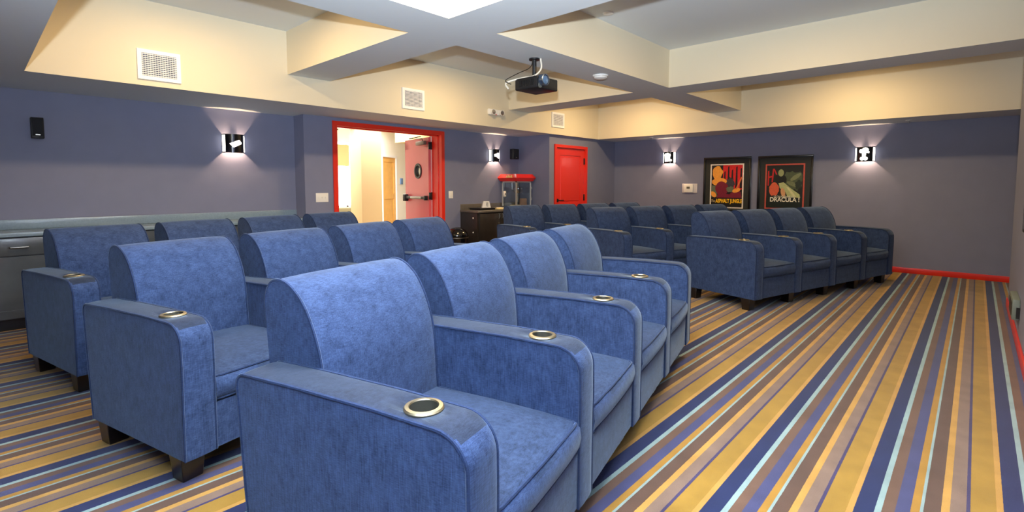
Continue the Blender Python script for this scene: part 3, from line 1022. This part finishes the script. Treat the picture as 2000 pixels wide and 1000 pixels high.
for k, (x, y, sx, sy, rz, m_, lb) in enumerate(((6.085, 5.88, 0.14, 0.06, 0.05, 'popcorn', 'cream folded paper on the alcove counter right of the tray'), (6.20, 6.06, 0.09, 0.05, -0.2, 'paper', 'white papers lying behind the cream folded paper on the alcove counter'))):
    b = MB(); b.box(-sx, sx, -sy, sy, 0.001, 0.018, bevel=0.004)
    o = b.build('paper_stack', M[m_]); o.location = (x, y, SZ); o.rotation_euler = (0, 0, rz)
    tag(o, lb, 'paper')
b = MB(); b.box(-0.045, 0.045, -0.04, 0.04, 0.001, 0.045, bevel=0.015)
o = b.build('snack_bag', mat('pink_red_wrapper', (206, 120, 112), 0.4)); o.location = (6.29, 5.84, SZ); o.rotation_euler = (0, 0, 0.4)
tag(o, 'small pink red snack bag beside the foot of the popcorn machine', 'snack bag')

# black round waste bin left of the cabinet
wb = thing('waste_bin', 'round black waste bin with domed lid left of the alcove cabinet', 'bin', (5.13, 5.92, 0))
b = MB(); b.lathe([(0.0001, 0), (0.14, 0), (0.165, 0.44), (0.16, 0.44), (0.0001, 0.44)], n=36); b.build('body', M['blackgloss'], wb)
b = MB(); b.lathe([(0.17, 0.44), (0.178, 0.46), (0.17, 0.50), (0.13, 0.56), (0.07, 0.59), (0.0001, 0.60)], n=36); ld = b.build('lid', M['blackgloss'], wb)
b = MB(); b.lathe([(0.172, 0.432), (0.182, 0.436), (0.182, 0.446), (0.172, 0.45)], n=36); b.build('rim', M['steel'], wb)


# ------------------------------------------------------------------ wall lamps
def icon_ticket(m, r):
    return [[(-0.062, -0.010), (0.030, 0.042), (0.036, 0.032), (0.048, 0.036), (0.060, 0.012), (-0.030, -0.046), (-0.040, -0.034), (-0.052, -0.034)]]


def circle(cx, cz, r, n=20):
    return [(cx + r * math.cos(2 * PI * k / n), cz + r * math.sin(2 * PI * k / n)) for k in range(n)]


def sconce(label, x, y, z, rz, icon):
    """local frame: -y points into the room"""
    t = thing('wall_sconce', label, 'wall lamp', (x, y, z), rz, 'film themed wall lamps')
    hw, dp, hh = 0.118, 0.095, 0.108
    R = (hw * hw + dp * dp) / (2 * dp)          # circular segment bulging into the room
    a = math.asin(hw / R)
    cyc = -dp + R

    def curved(m, u0, u1, z0, z1, off, th=0.003, n=8):
        vs = []
        for rr in (R + off, R + off + th):
            row = []
            for k in range(n + 1):
                al = (u0 + (u1 - u0) * k / n) / R
                row.append((rr * math.sin(al), cyc - rr * math.cos(al)))
            vs.append(row)
        prof = vs[0] + list(reversed(vs[1]))
        m.prism(prof, 'z', z0, z1)
    L_ = a * R
    b = MB(); b.box(-0.06, 0.06, -0.008, -0.001, -0.07, 0.07, bevel=0.003); b.build('backplate', M['black'], t)
    b = MB(); curved(b, -L_, L_, -hh, hh, 0, n=28); b.build('shade', M['blackgloss'], t)
    for s in (-1, 1):
        b = MB(); curved(b, s * L_ * 0.92, s * L_ * 0.69, -hh + 0.012, hh - 0.012, 0.003, n=6); b.build('light_slot', M['glow'], t)
    b = MB()
    for poly in icon:
        b.prism(poly, 'y', 0.0025, 0.0062)
    bmesh.ops.triangulate(b.bm, faces=b.bm.faces[:])
    bmesh.ops.subdivide_edges(b.bm, edges=b.bm.edges[:], cuts=3, use_grid_fill=True)
    for v in b.bm.verts:
        al, rr = v.co.x / R, R + v.co.y
        v.co = Vector((rr * math.sin(al), cyc - rr * math.cos(al), v.co.z))
    b.build('icon_cutout', M['glow'], t, smooth=0)
    b = MB(); b.lathe([(0.0001, -0.05), (0.018, -0.045), (0.024, 0.0), (0.018, 0.045), (0.0001, 0.05)], (0, -0.035, 0), n=16)
    b.build('bulb', M['glow'], t)
    lp = bpy.data.lights.new('sconce_lamp', 'POINT')
    lp.energy = 15.0
    lp.color = (1.0, 0.66, 0.40)
    lp.shadow_soft_size = 0.012
    lo = bpy.data.objects.new('sconce_lamp', lp)
    C.objects.link(lo)
    ca, sa = math.cos(rz), math.sin(rz)
    lo.location = (x + 0.068 * sa, y - 0.068 * ca, z - 0.02)
    return t


ticket = [[(-0.066, -0.004), (0.030, 0.040), (0.040, 0.038), (0.050, 0.024), (0.062, 0.016), (0.064, -0.002), (-0.022, -0.046), (-0.034, -0.044), (-0.044, -0.028)]]
bucket = [[(-0.060, 0.020), (-0.030, 0.026), (-0.002, 0.044), (0.030, 0.046), (0.052, 0.020), (0.058, -0.006), (0.046, -0.040), (0.026, -0.050), (0.0, -0.036), (-0.030, -0.018), (-0.058, -0.020)]]
popbox = [[(-0.062, 0.030), (0.046, 0.024), (0.046, -0.066), (-0.052, -0.074)], circle(-0.036, 0.048, 0.030), circle(0.004, 0.058, 0.030), circle(0.036, 0.044, 0.024), [(0.04, -0.03), (0.078, -0.034), (0.078, -0.066), (0.04, -0.068)]]
camera_icon = [circle(0.012, 0.056, 0.040), circle(-0.034, 0.046, 0.028), [(-0.026, 0.030), (0.022, 0.030), (0.018, -0.050), (-0.020, -0.050)], circle(-0.024, -0.064, 0.026), circle(0.018, -0.064, 0.026), [(0.03, 0.05), (0.062, 0.036), (0.058, 0.014), (0.02, 0.02)]]
sconce('black wall lamp with ticket cutout over the long counter', 2.135, YA, 1.741, 0, ticket)
sconce('black wall lamp with snack cutout in the alcove, left of the black speaker', 6.24, YC, 1.765, 0, bucket)
sconce('black wall lamp with popcorn cutout above the thermostat', XP, 4.30, 1.768, PI / 2 * -1, popbox)
sconce('black wall lamp with camera cutout right of the two posters', XP, 1.239, 1.708, PI / 2 * -1, camera_icon)

# ------------------------------------------------------------------ speakers
for lb, x, y, z, w_, h_ in (('small black wall speaker at far left over the counter', 0.45, YA, 1.783, 0.088, 0.19), ('small black wall speaker in the alcove right of the wall lamp', 6.72, YC, 1.812, 0.15, 0.185)):
    t = thing('wall_speaker', lb, 'speaker', (x, y, z), 0, 'small black wall speakers')
    b = MB(); b.box(-w_ / 2, w_ / 2, -0.10, -0.012, -h_ / 2, h_ / 2, bevel=0.006); b.build('cabinet', M['black'], t)
    b = MB(); b.box(-w_ / 2 + 0.008, w_ / 2 - 0.008, -0.106, -0.098, -h_ / 2 + 0.02, h_ / 2 - 0.008, bevel=0.003); b.build('grille', mat('speaker_cloth', (34, 36, 40), 0.9), t)
    b = MB(); b.box(-0.02, 0.02, -0.014, 0, -0.03, 0.03); b.build('bracket', M['black'], t)
    b = MB(); b.box(-0.016, 0.016, -0.1075, -0.105, -h_ / 2 + 0.026, -h_ / 2 + 0.036); b.build('badge', M['steel'], t)

# ------------------------------------------------------------------ switches and thermostat
t = thing('light_switch', 'white triple light switch plate left of the double door', 'light switch', (3.079, YB, 1.095))
b = MB(); b.box(-0.084, 0.084, -0.007, 0, -0.058, 0.058, bevel=0.003); b.build('plate', M['white'], t)
for k in (-1, 0, 1):
    b = MB(); b.box(k * 0.046 - 0.006, k * 0.046 + 0.006, -0.016, -0.006, -0.010, 0.012, bevel=0.002); b.build('toggle', M['white'], t)
t = thing('light_switch', 'narrow white switch plate right of the double door', 'light switch', (5.236, YB, 1.10))
b = MB(); b.box(-0.045, 0.045, -0.007, 0, -0.058, 0.058, bevel=0.003); b.build('plate', M['white'], t)
b = MB(); b.box(-0.016, 0.016, -0.011, -0.006, -0.033, 0.033, bevel=0.002); b.build('rocker', M['white'], t)
t = thing('thermostat', 'white wall thermostat with grey display left of the first poster', 'thermostat', (XP, 3.893, 1.194), -PI / 2)
b = MB(); b.box(-0.143, 0.143, -0.014, 0, -0.084, 0.084, bevel=0.003); b.build('backplate', mat('pale_grey_plastic', (205, 200, 205), 0.5), t)
b = MB(); b.box(-0.098, 0.072, -0.042, -0.012, -0.075, 0.075, bevel=0.008); b.build('housing', M['white'], t)
b = MB(); b.box(-0.045, 0.015, -0.0445, -0.040, -0.008, 0.032); b.build('display', M['display'], t)


# ------------------------------------------------------------------ vents, emergency light, sprinklers, smoke detector
def vent(label, xc, zc, w_, h_):
    t = thing('air_vent', label, 'air vent', (xc, YS, zc), 0, 'white air vents on the coffer side')
    f = 0.032
    b = MB()
    for q in ((-w_ / 2, w_ / 2, h_ / 2 - f, h_ / 2), (-w_ / 2, w_ / 2, -h_ / 2, -h_ / 2 + f), (-w_ / 2, -w_ / 2 + f, -h_ / 2 + f, h_ / 2 - f), (w_ / 2 - f, w_ / 2, -h_ / 2 + f, h_ / 2 - f)):
        b.box(q[0], q[1], -0.016, -0.0005, q[2], q[3])
    b.build('frame', M['whitepaint'], t, smooth=0)
    boxobj('duct_opening', M['ventdark'], (-w_ / 2 + f, w_ / 2 - f, -0.003, -0.0008, -h_ / 2 + f, h_ / 2 - f), t)
    b = MB()
    n = 12
    for k in range(n):
        z = -h_ / 2 + f + (k + 0.5) * (h_ - 2 * f) / n
        b.prism([(-0.004, z + 0.0045), (-0.003, z + 0.0055), (-0.0145, z - 0.003), (-0.0150, z - 0.0045)], 'x', -w_ / 2 + f, w_ / 2 - f)
    b.build('louvres', M['whitepaint'], t, smooth=0)
    b = MB()
    m = 14
    for k in range(m):
        x = -w_ / 2 + f + (k + 0.5) * (w_ - 2 * f) / m
        b.box(x - 0.0015, x + 0.0015, -0.006, -0.003, -h_ / 2 + f, h_ / 2 - f)
    b.build('vertical_vanes', M['whitepaint'], t, smooth=0)


vent('largest white air vent, at upper left over the counter side', 1.207, 2.318, 0.325, 0.262)
vent('middle white air vent above the double door', 3.968, 2.366, 0.345, 0.262)
vent('smallest looking white air vent, near the poster wall corner', 7.035, 2.384, 0.345, 0.255)

t = thing('emergency_light', 'white twin head emergency light on the coffer side above the alcove', 'emergency light', (5.458, YS, 2.350))
b = MB(); b.box(-0.145, 0.145, -0.045, -0.001, -0.042, 0.045, bevel=0.014); b.build('housing', M['white'], t)
for s in (-1, 1):
    b = MB(); b.lathe([(0.0001, -0.085), (0.03, -0.085), (0.043, -0.09), (0.045, -0.08), (0.03, -0.05), (0.012, -0.04)], (s * 0.092, 0, -0.005), axis='y', n=28)
    h = b.build('lamp_head', M['white'], t)
    b = MB(); b.lathe([(0.0001, -0.089), (0.036, -0.0885)], (s * 0.092, 0, -0.005), axis='y', n=24); b.build('lens', M['kettle'], h)
b = MB(); b.lathe([(0.0001, -0.049), (0.008, -0.048), (0.009, -0.044)], (0.0, 0, -0.033), axis='y', n=12); b.build('test_button', M['red'], t)

for lb, x, y in (('small sprinkler head under the soffit above the popcorn wall lamp', 8.60, 4.46), ('small sprinkler head under the soffit right of the camera wall lamp', 8.70, 0.72)):
    t = thing('sprinkler', lb, 'sprinkler', (x, y, S), 0, 'ceiling sprinklers')
    b = MB(); b.lathe([(0.036, -0.0005), (0.034, -0.008), (0.012, -0.010), (0.0001, -0.010)], n=24); b.build('escutcheon', M['white'], t)
    b = MB(); b.lathe([(0.008, -0.008), (0.008, -0.03), (0.0001, -0.03)], n=12); b.lathe([(0.0001, -0.036), (0.018, -0.036), (0.018, -0.033), (0.0001, -0.033)], n=20); b.tube([(0.012, 0, -0.03), (0.004, 0, -0.036)], 0.003); b.build('deflector', M['kettle'], t)
t = thing('ceiling_sensor', 'small white round sensor on the coffer ceiling beside the long beam', 'sensor', (4.16, 2.62, HC))
b = MB(); b.lathe([(0.05, -0.0005), (0.046, -0.012), (0.02, -0.02), (0.0001, -0.022)], n=28); b.build('cover', M['white'], t)

sx, sy = 4.637, 3.006
t = thing('smoke_detector', 'round white smoke detector under the long ceiling beam', 'smoke detector', (sx, sy, ZB))
b = MB(); b.lathe([(0.082, -0.0005), (0.082, -0.014), (0.076, -0.018)], n=40); b.build('base', M['white'], t)
b = MB(); b.lathe([(0.072, -0.014), (0.070, -0.030), (0.050, -0.042), (0.024, -0.045), (0.0001, -0.045)], n=40); b.build('cover', M['white'], t)

for k, (cx, cy) in enumerate(COFFERS):
    LB = ['round recessed downlight over the second row of the left block', 'round recessed downlight in the coffer before the double door', 'round recessed downlight in the far corner coffer by the red door',
          'round recessed downlight in the coffer over the open carpet', 'round recessed downlight in the coffer beside the poster wall', 'round recessed downlight in the flash-lit coffer over the nearest row']
    t = thing('ceiling_light', LB[k], 'ceiling light', (cx, cy, HC), 0, 'recessed downlights')
    b = MB(); b.lathe([(0.10, -0.0005), (0.098, -0.010), (0.075, -0.012), (0.072, -0.002)], n=36); b.build('trim_ring', M['white'], t)
    b = MB(); b.lathe([(0.0001, -0.004), (0.073, -0.004), (0.073, -0.001), (0.0001, -0.001)], n=30); b.build('lens', M['lamp'], t)

# ------------------------------------------------------------------ projector
t = thing('projector', 'black ceiling projector hanging from the long beam on a short pole', 'projector', (3.62, 3.04, 0))
b = MB(); b.lathe([(0.0001, 2.427), (0.05, 2.427), (0.05, 2.415), (0.02, 2.412), (0.02, 2.26), (0.0001, 2.26)], (0.0, 0.03, 0), n=20); b.build('pole', M['black'], t)
b = MB(); b.box(-0.05, 0.05, -0.02, 0.08, 2.235, 2.262, bevel=0.004); b.build('bracket', M['black'], t)
b = MB()
b.box(-0.155, 0.145, -0.135, 0.135, 2.125, 2.232, bevel=0.012)
body = b.build('body', M['black'], t)
b = MB(); b.lathe([(0.0001, -0.170), (0.034, -0.170), (0.044, -0.178), (0.052, -0.176), (0.054, -0.12)], (-0.085, 0, 2.195), axis='y', n=36); ln = b.build('lens_ring', mat('blue_grey_metal', (120, 136, 160), 0.25, metal=0.9), body)
b = MB(); b.lathe([(0.0001, -0.176), (0.036, -0.172)], (-0.085, 0, 2.195), axis='y', n=28); b.build('lens', M['lens'], ln)
b = MB(); b.lathe([(0.0001, -0.138), (0.024, -0.139), (0.026, -0.132)], (-0.115, 0, 2.150), axis='y', n=24); b.build('sensor', M['display'], body)
b = MB()
for k in range(9):
    b.box(-0.158, -0.154, -0.09 + k * 0.02, -0.08 + k * 0.02, 2.15, 2.205)
b.build('side_grille', M['blackgloss'], body, smooth=0)


def hang(name, pts, r, m, parent):
    b = MB()
    P_ = [Vector(p) for p in pts]
    out = []
    for i in range(len(P_) - 1):
        p0, p1, p2, p3 = P_[max(i - 1, 0)], P_[i], P_[i + 1], P_[min(i + 2, len(P_) - 1)]
        for s in range(6):
            u = s / 6
            out.append(0.5 * ((2 * p1) + (p2 - p0) * u + (2 * p0 - 5 * p1 + 4 * p2 - p3) * u * u + (3 * p1 - p0 - 3 * p2 + p3) * u ** 3))
    out.append(P_[-1])
    b.tube(out, r, n=6)
    return b.build(name, m, parent)


hang('white_cable', [(0.03, -0.02, 2.425), (0.025, -0.03, 2.33), (-0.04, 0.0, 2.26), (-0.12, 0.08, 2.238), (-0.20, 0.20, 2.20), (-0.20, 0.17, 2.14)], 0.008, M['cableW'], t)
hang('black_cable', [(-0.03, 0.02, 2.425), (-0.05, 0.04, 2.34), (-0.14, 0.12, 2.28), (-0.21, 0.20, 2.22), (-0.20, 0.14, 2.18)], 0.004, M['cableB'], t)

# ------------------------------------------------------------------ posters
def text_mesh(name, body, size, m, parent, loc, rot=(PI / 2, 0, 0), sx=1.0, bold=0.0, shear=0.0):
    cu = bpy.data.curves.new(name, 'FONT')
    cu.body = body
    cu.size = size
    cu.align_x = 'CENTER'
    cu.align_y = 'CENTER'
    cu.offset = bold
    cu.shear = shear
    cu.extrude = 0.0006
    tmp = bpy.data.objects.new(name, cu)
    C.objects.link(tmp)
    bpy.context.view_layer.update()
    dg = bpy.context.evaluated_depsgraph_get()
    me = bpy.data.meshes.new_from_object(tmp.evaluated_get(dg))
    bpy.data.objects.remove(tmp)
    me.materials.clear()
    me.materials.append(m)
    o = bpy.data.objects.new(name, me)
    C.objects.link(o)
    o.parent = parent
    o.location = loc
    o.rotation_euler = rot
    o.scale = (sx, 1, 1)
    return o


INK = {}


def ink(rgb):
    if rgb not in INK:
        INK[rgb] = mat('poster_ink', rgb, 0.35, noise=0.10, nscale=40)
    return INK[rgb]


def poly(b, pts, y, mi):
    b.prism(pts, 'y', y - 0.0006, y, mi=mi)


def blob(cx, cz, rx, rz, rot=0, n=22, wob=0.0, seed=0):
    r = random.Random(seed)
    out = []
    for k in range(n):
        a = 2 * PI * k / n
        s = 1 + wob * (r.random() - 0.5)
        x, z = rx * s * math.cos(a), rz * s * math.sin(a)
        out.append((cx + x * math.cos(rot) - z * math.sin(rot), cz + x * math.sin(rot) + z * math.cos(rot)))
    return out


def poster(label, y0, y1, zt, zb, border, inner, margins, art, title):
    """y0 left edge seen from the room (larger Y)"""
    W_, H_ = y0 - y1, zt - zb
    t = thing('framed_poster', label, 'poster', (XP, (y0 + y1) / 2, (zt + zb) / 2), -PI / 2, 'framed film posters')
    b = MB()
    f = 0.032
    for q in ((-W_ / 2, W_ / 2, H_ / 2 - f, H_ / 2), (-W_ / 2, W_ / 2, -H_ / 2, -H_ / 2 + f), (-W_ / 2, -W_ / 2 + f, -H_ / 2 + f, H_ / 2 - f), (W_ / 2 - f, W_ / 2, -H_ / 2 + f, H_ / 2 - f)):
        b.box(q[0], q[1], -0.03, -0.001, q[2], q[3], bevel=0.003)
    b.build('frame', M['frame'], t)
    boxobj('mat_board', M['mat_black'], (-W_ / 2 + f, W_ / 2 - f, -0.012, -0.002, -H_ / 2 + f, H_ / 2 - f), t)
    l, r, tp, bt = margins
    pw0, pw1, pz1, pz0 = -W_ / 2 + l, W_ / 2 - r, H_ / 2 - tp, -H_ / 2 + bt
    sh = boxobj('poster_border', ink(border), (pw0, pw1, -0.0135, -0.012, pz0, pz1), t)
    bd = 0.022
    b = MB()
    b.box(pw0 + bd, pw1 - bd, -0.0145, -0.0135, pz0 + bd, pz1 - bd)
    b.build('poster_ground', ink(inner), sh)
    cols = []
    b = MB()
    for k, (pts, rgb) in enumerate(art):
        if rgb not in cols:
            cols.append(rgb)
        w_in, h_in = (pw1 - pw0 - 2 * bd), (pz1 - pz0 - 2 * bd)
        mapped = [(pw0 + bd + min(max(u, 0), 1) * w_in, pz0 + bd + min(max(v, 0), 1) * h_in) for u, v in pts]
        poly(b, mapped, -0.0146 - 0.0002 * k, cols.index(rgb))
    b.build('printed_picture', [ink(c) for c in cols], sh, smooth=0)
    for (body, size, rgb, u, v, sx_, bold, shr) in title:
        w_in, h_in = (pw1 - pw0 - 2 * bd), (pz1 - pz0 - 2 * bd)
        text_mesh('lettering', body, size, ink(rgb), sh, (pw0 + bd + u * w_in, -0.0205, pz0 + bd + v * h_in), sx=sx_, bold=bold, shear=shr)
    return t


OR, DK, RD, MR, GR, CR = (240, 160, 60), (20, 14, 24), (214, 30, 34), (118, 22, 48), (96, 108, 88), (236, 214, 180)
art1 = [([(0.38, 0.42), (1, 0.42), (1, 1), (0.38, 1)], RD)]
for k, (u, h) in enumerate(((0.40, 0.86), (0.52, 0.98), (0.64, 0.90), (0.78, 0.97), (0.92, 0.93))):
    art1.append(([(u, 0.45), (u + 0.075, 0.45), (u + 0.06, h), (u + 0.02, h - 0.02)], DK))
art1 += [(blob(0.20, 0.82, 0.17, 0.16, wob=0.2, seed=2), OR), (blob(0.27, 0.60, 0.25, 0.10, wob=0.1, seed=3), OR), (blob(0.62, 0.58, 0.14, 0.12, wob=0.5, seed=9), (60, 56, 66)),
         ([(0.0, 0.24), (0.02, 0.52), (0.18, 0.50), (0.20, 0.24)], GR), (blob(0.35, 0.44, 0.22, 0.17, wob=0.1, seed=4), MR),
         ([(0.18, 0.22), (0.25, 0.36), (0.60, 0.30), (0.80, 0.44), (0.96, 0.36), (1.0, 0.22)], MR), (blob(0.62, 0.42, 0.12, 0.07, wob=0.3, seed=5), GR), (blob(0.82, 0.40, 0.13, 0.05, 0.2, seed=6), OR),
         ([(0.80, 0.44), (0.96, 0.72), (1.0, 0.70), (0.84, 0.42)], (220, 110, 60)), (blob(0.08, 0.30, 0.10, 0.06, -0.5, seed=8), OR),
         ([(0, 0), (1, 0), (1, 0.21), (0, 0.21)], (22, 20, 18))]
title1 = [('The', 0.062, (206, 190, 150), 0.070, 0.140, 0.8, 0.0, 0.2), ('ASPHALT JUNGLE', 0.092, (250, 196, 30), 0.585, 0.140, 0.62, 0.0035, 0.0)]
poster('framed poster in red, orange and maroon with yellow lettering, white inner border', 3.635, 2.825, 1.742, 0.800, (238, 230, 220), (26, 18, 26), (0.120, 0.118, 0.118, 0.048), art1, title1)
PG, DG, LG = (176, 184, 132), (36, 44, 38), (206, 206, 160)
art2 = [([(0, 0), (1, 0), (1, 1), (0, 1)], (24, 28, 26)), (blob(0.74, 0.64, 0.26, 0.24, 0.3, wob=0.5, seed=12), (74, 86, 62)), (blob(0.80, 0.72, 0.16, 0.05, 0.5, seed=13), (120, 128, 92)),
        (blob(0.72, 0.56, 0.16, 0.05, -0.3, seed=14), (112, 120, 88)), (blob(0.88, 0.55, 0.09, 0.10, wob=0.5, seed=17), (40, 50, 40)),
        (blob(0.40, 0.66, 0.16, 0.13, seed=15), (14, 18, 16)), (blob(0.40, 0.82, 0.078, 0.085, seed=16), (150, 158, 112)),
        (blob(0.22, 0.44, 0.14, 0.16, wob=0.25, seed=18), (214, 96, 64)), ([(0.34, 0.58), (0.48, 0.60), (0.68, 0.46), (0.92, 0.32), (0.94, 0.24), (0.60, 0.26), (0.52, 0.40), (0.38, 0.46)], PG),
        ([(0.55, 0.50), (0.62, 0.48), (0.84, 0.26), (0.76, 0.26)], LG), (blob(0.47, 0.36, 0.06, 0.11, 0.3, seed=19), (208, 156, 112)),
        ([(0.03, 0.52), (0.07, 0.52), (0.07, 0.88), (0.03, 0.86)], (190, 30, 34)), ([(0.07, 0.70), (0.15, 0.72), (0.15, 0.76), (0.07, 0.74)], (190, 30, 34)), ([(0.14, 0.60), (0.18, 0.60), (0.21, 0.92), (0.17, 0.92)], (190, 30, 34)),
        ([(0.19, 0.92), (0.22, 0.92), (0.30, 0.78), (0.26, 0.78)], (190, 30, 34)), ([(0, 0), (1, 0), (1, 0.235), (0, 0.235)], (20, 30, 24))]
title2 = [('LE CAUCHEMAR DE', 0.040, (214, 214, 196), 0.50, 0.262, 0.85, 0.001, 0.0), ('DRACULA !', 0.098, (240, 236, 222), 0.52, 0.190, 0.88, 0.0025, 0.0)]
poster('framed dark green poster with thin red inner border and white lettering', 2.717, 1.905, 1.735, 0.800, (196, 84, 72), (20, 24, 22), (0.118, 0.112, 0.135, 0.060), art2, title2)

# ------------------------------------------------------------------ screen and wall box on the right wall
t = thing('wall_screen_panel', 'black flat screen panel on the right wall at the frame edge', 'screen', (3.1, YR, 1.45))
b = MB(); b.box(-1.75, 1.77, 0.001, 0.05, -0.51, 0.60, bevel=0.005); b.build('bezel', M['black'], t)
b = MB(); b.box(-1.72, 1.74, 0.05, 0.052, -0.48, 0.57); b.build('panel', M['blackgloss'], t)
t = thing('wall_box', 'grey green box mounted low on the right wall above the red baseboard', 'wall box', (5.5, YR, 0.204))
b = MB(); b.box(0.0, 0.45, 0.001, 0.045, 0.0, 0.161, bevel=0.004); b.build('housing', mat('grey_green_metal', (108, 118, 112), 0.5), t)
b = MB(); b.box(-0.003, 0.004, 0.003, 0.022, 0.012, 0.10); b.box(0.05, 0.40, 0.044, 0.048, 0.03, 0.13); b.build('opening', M['black'], t)
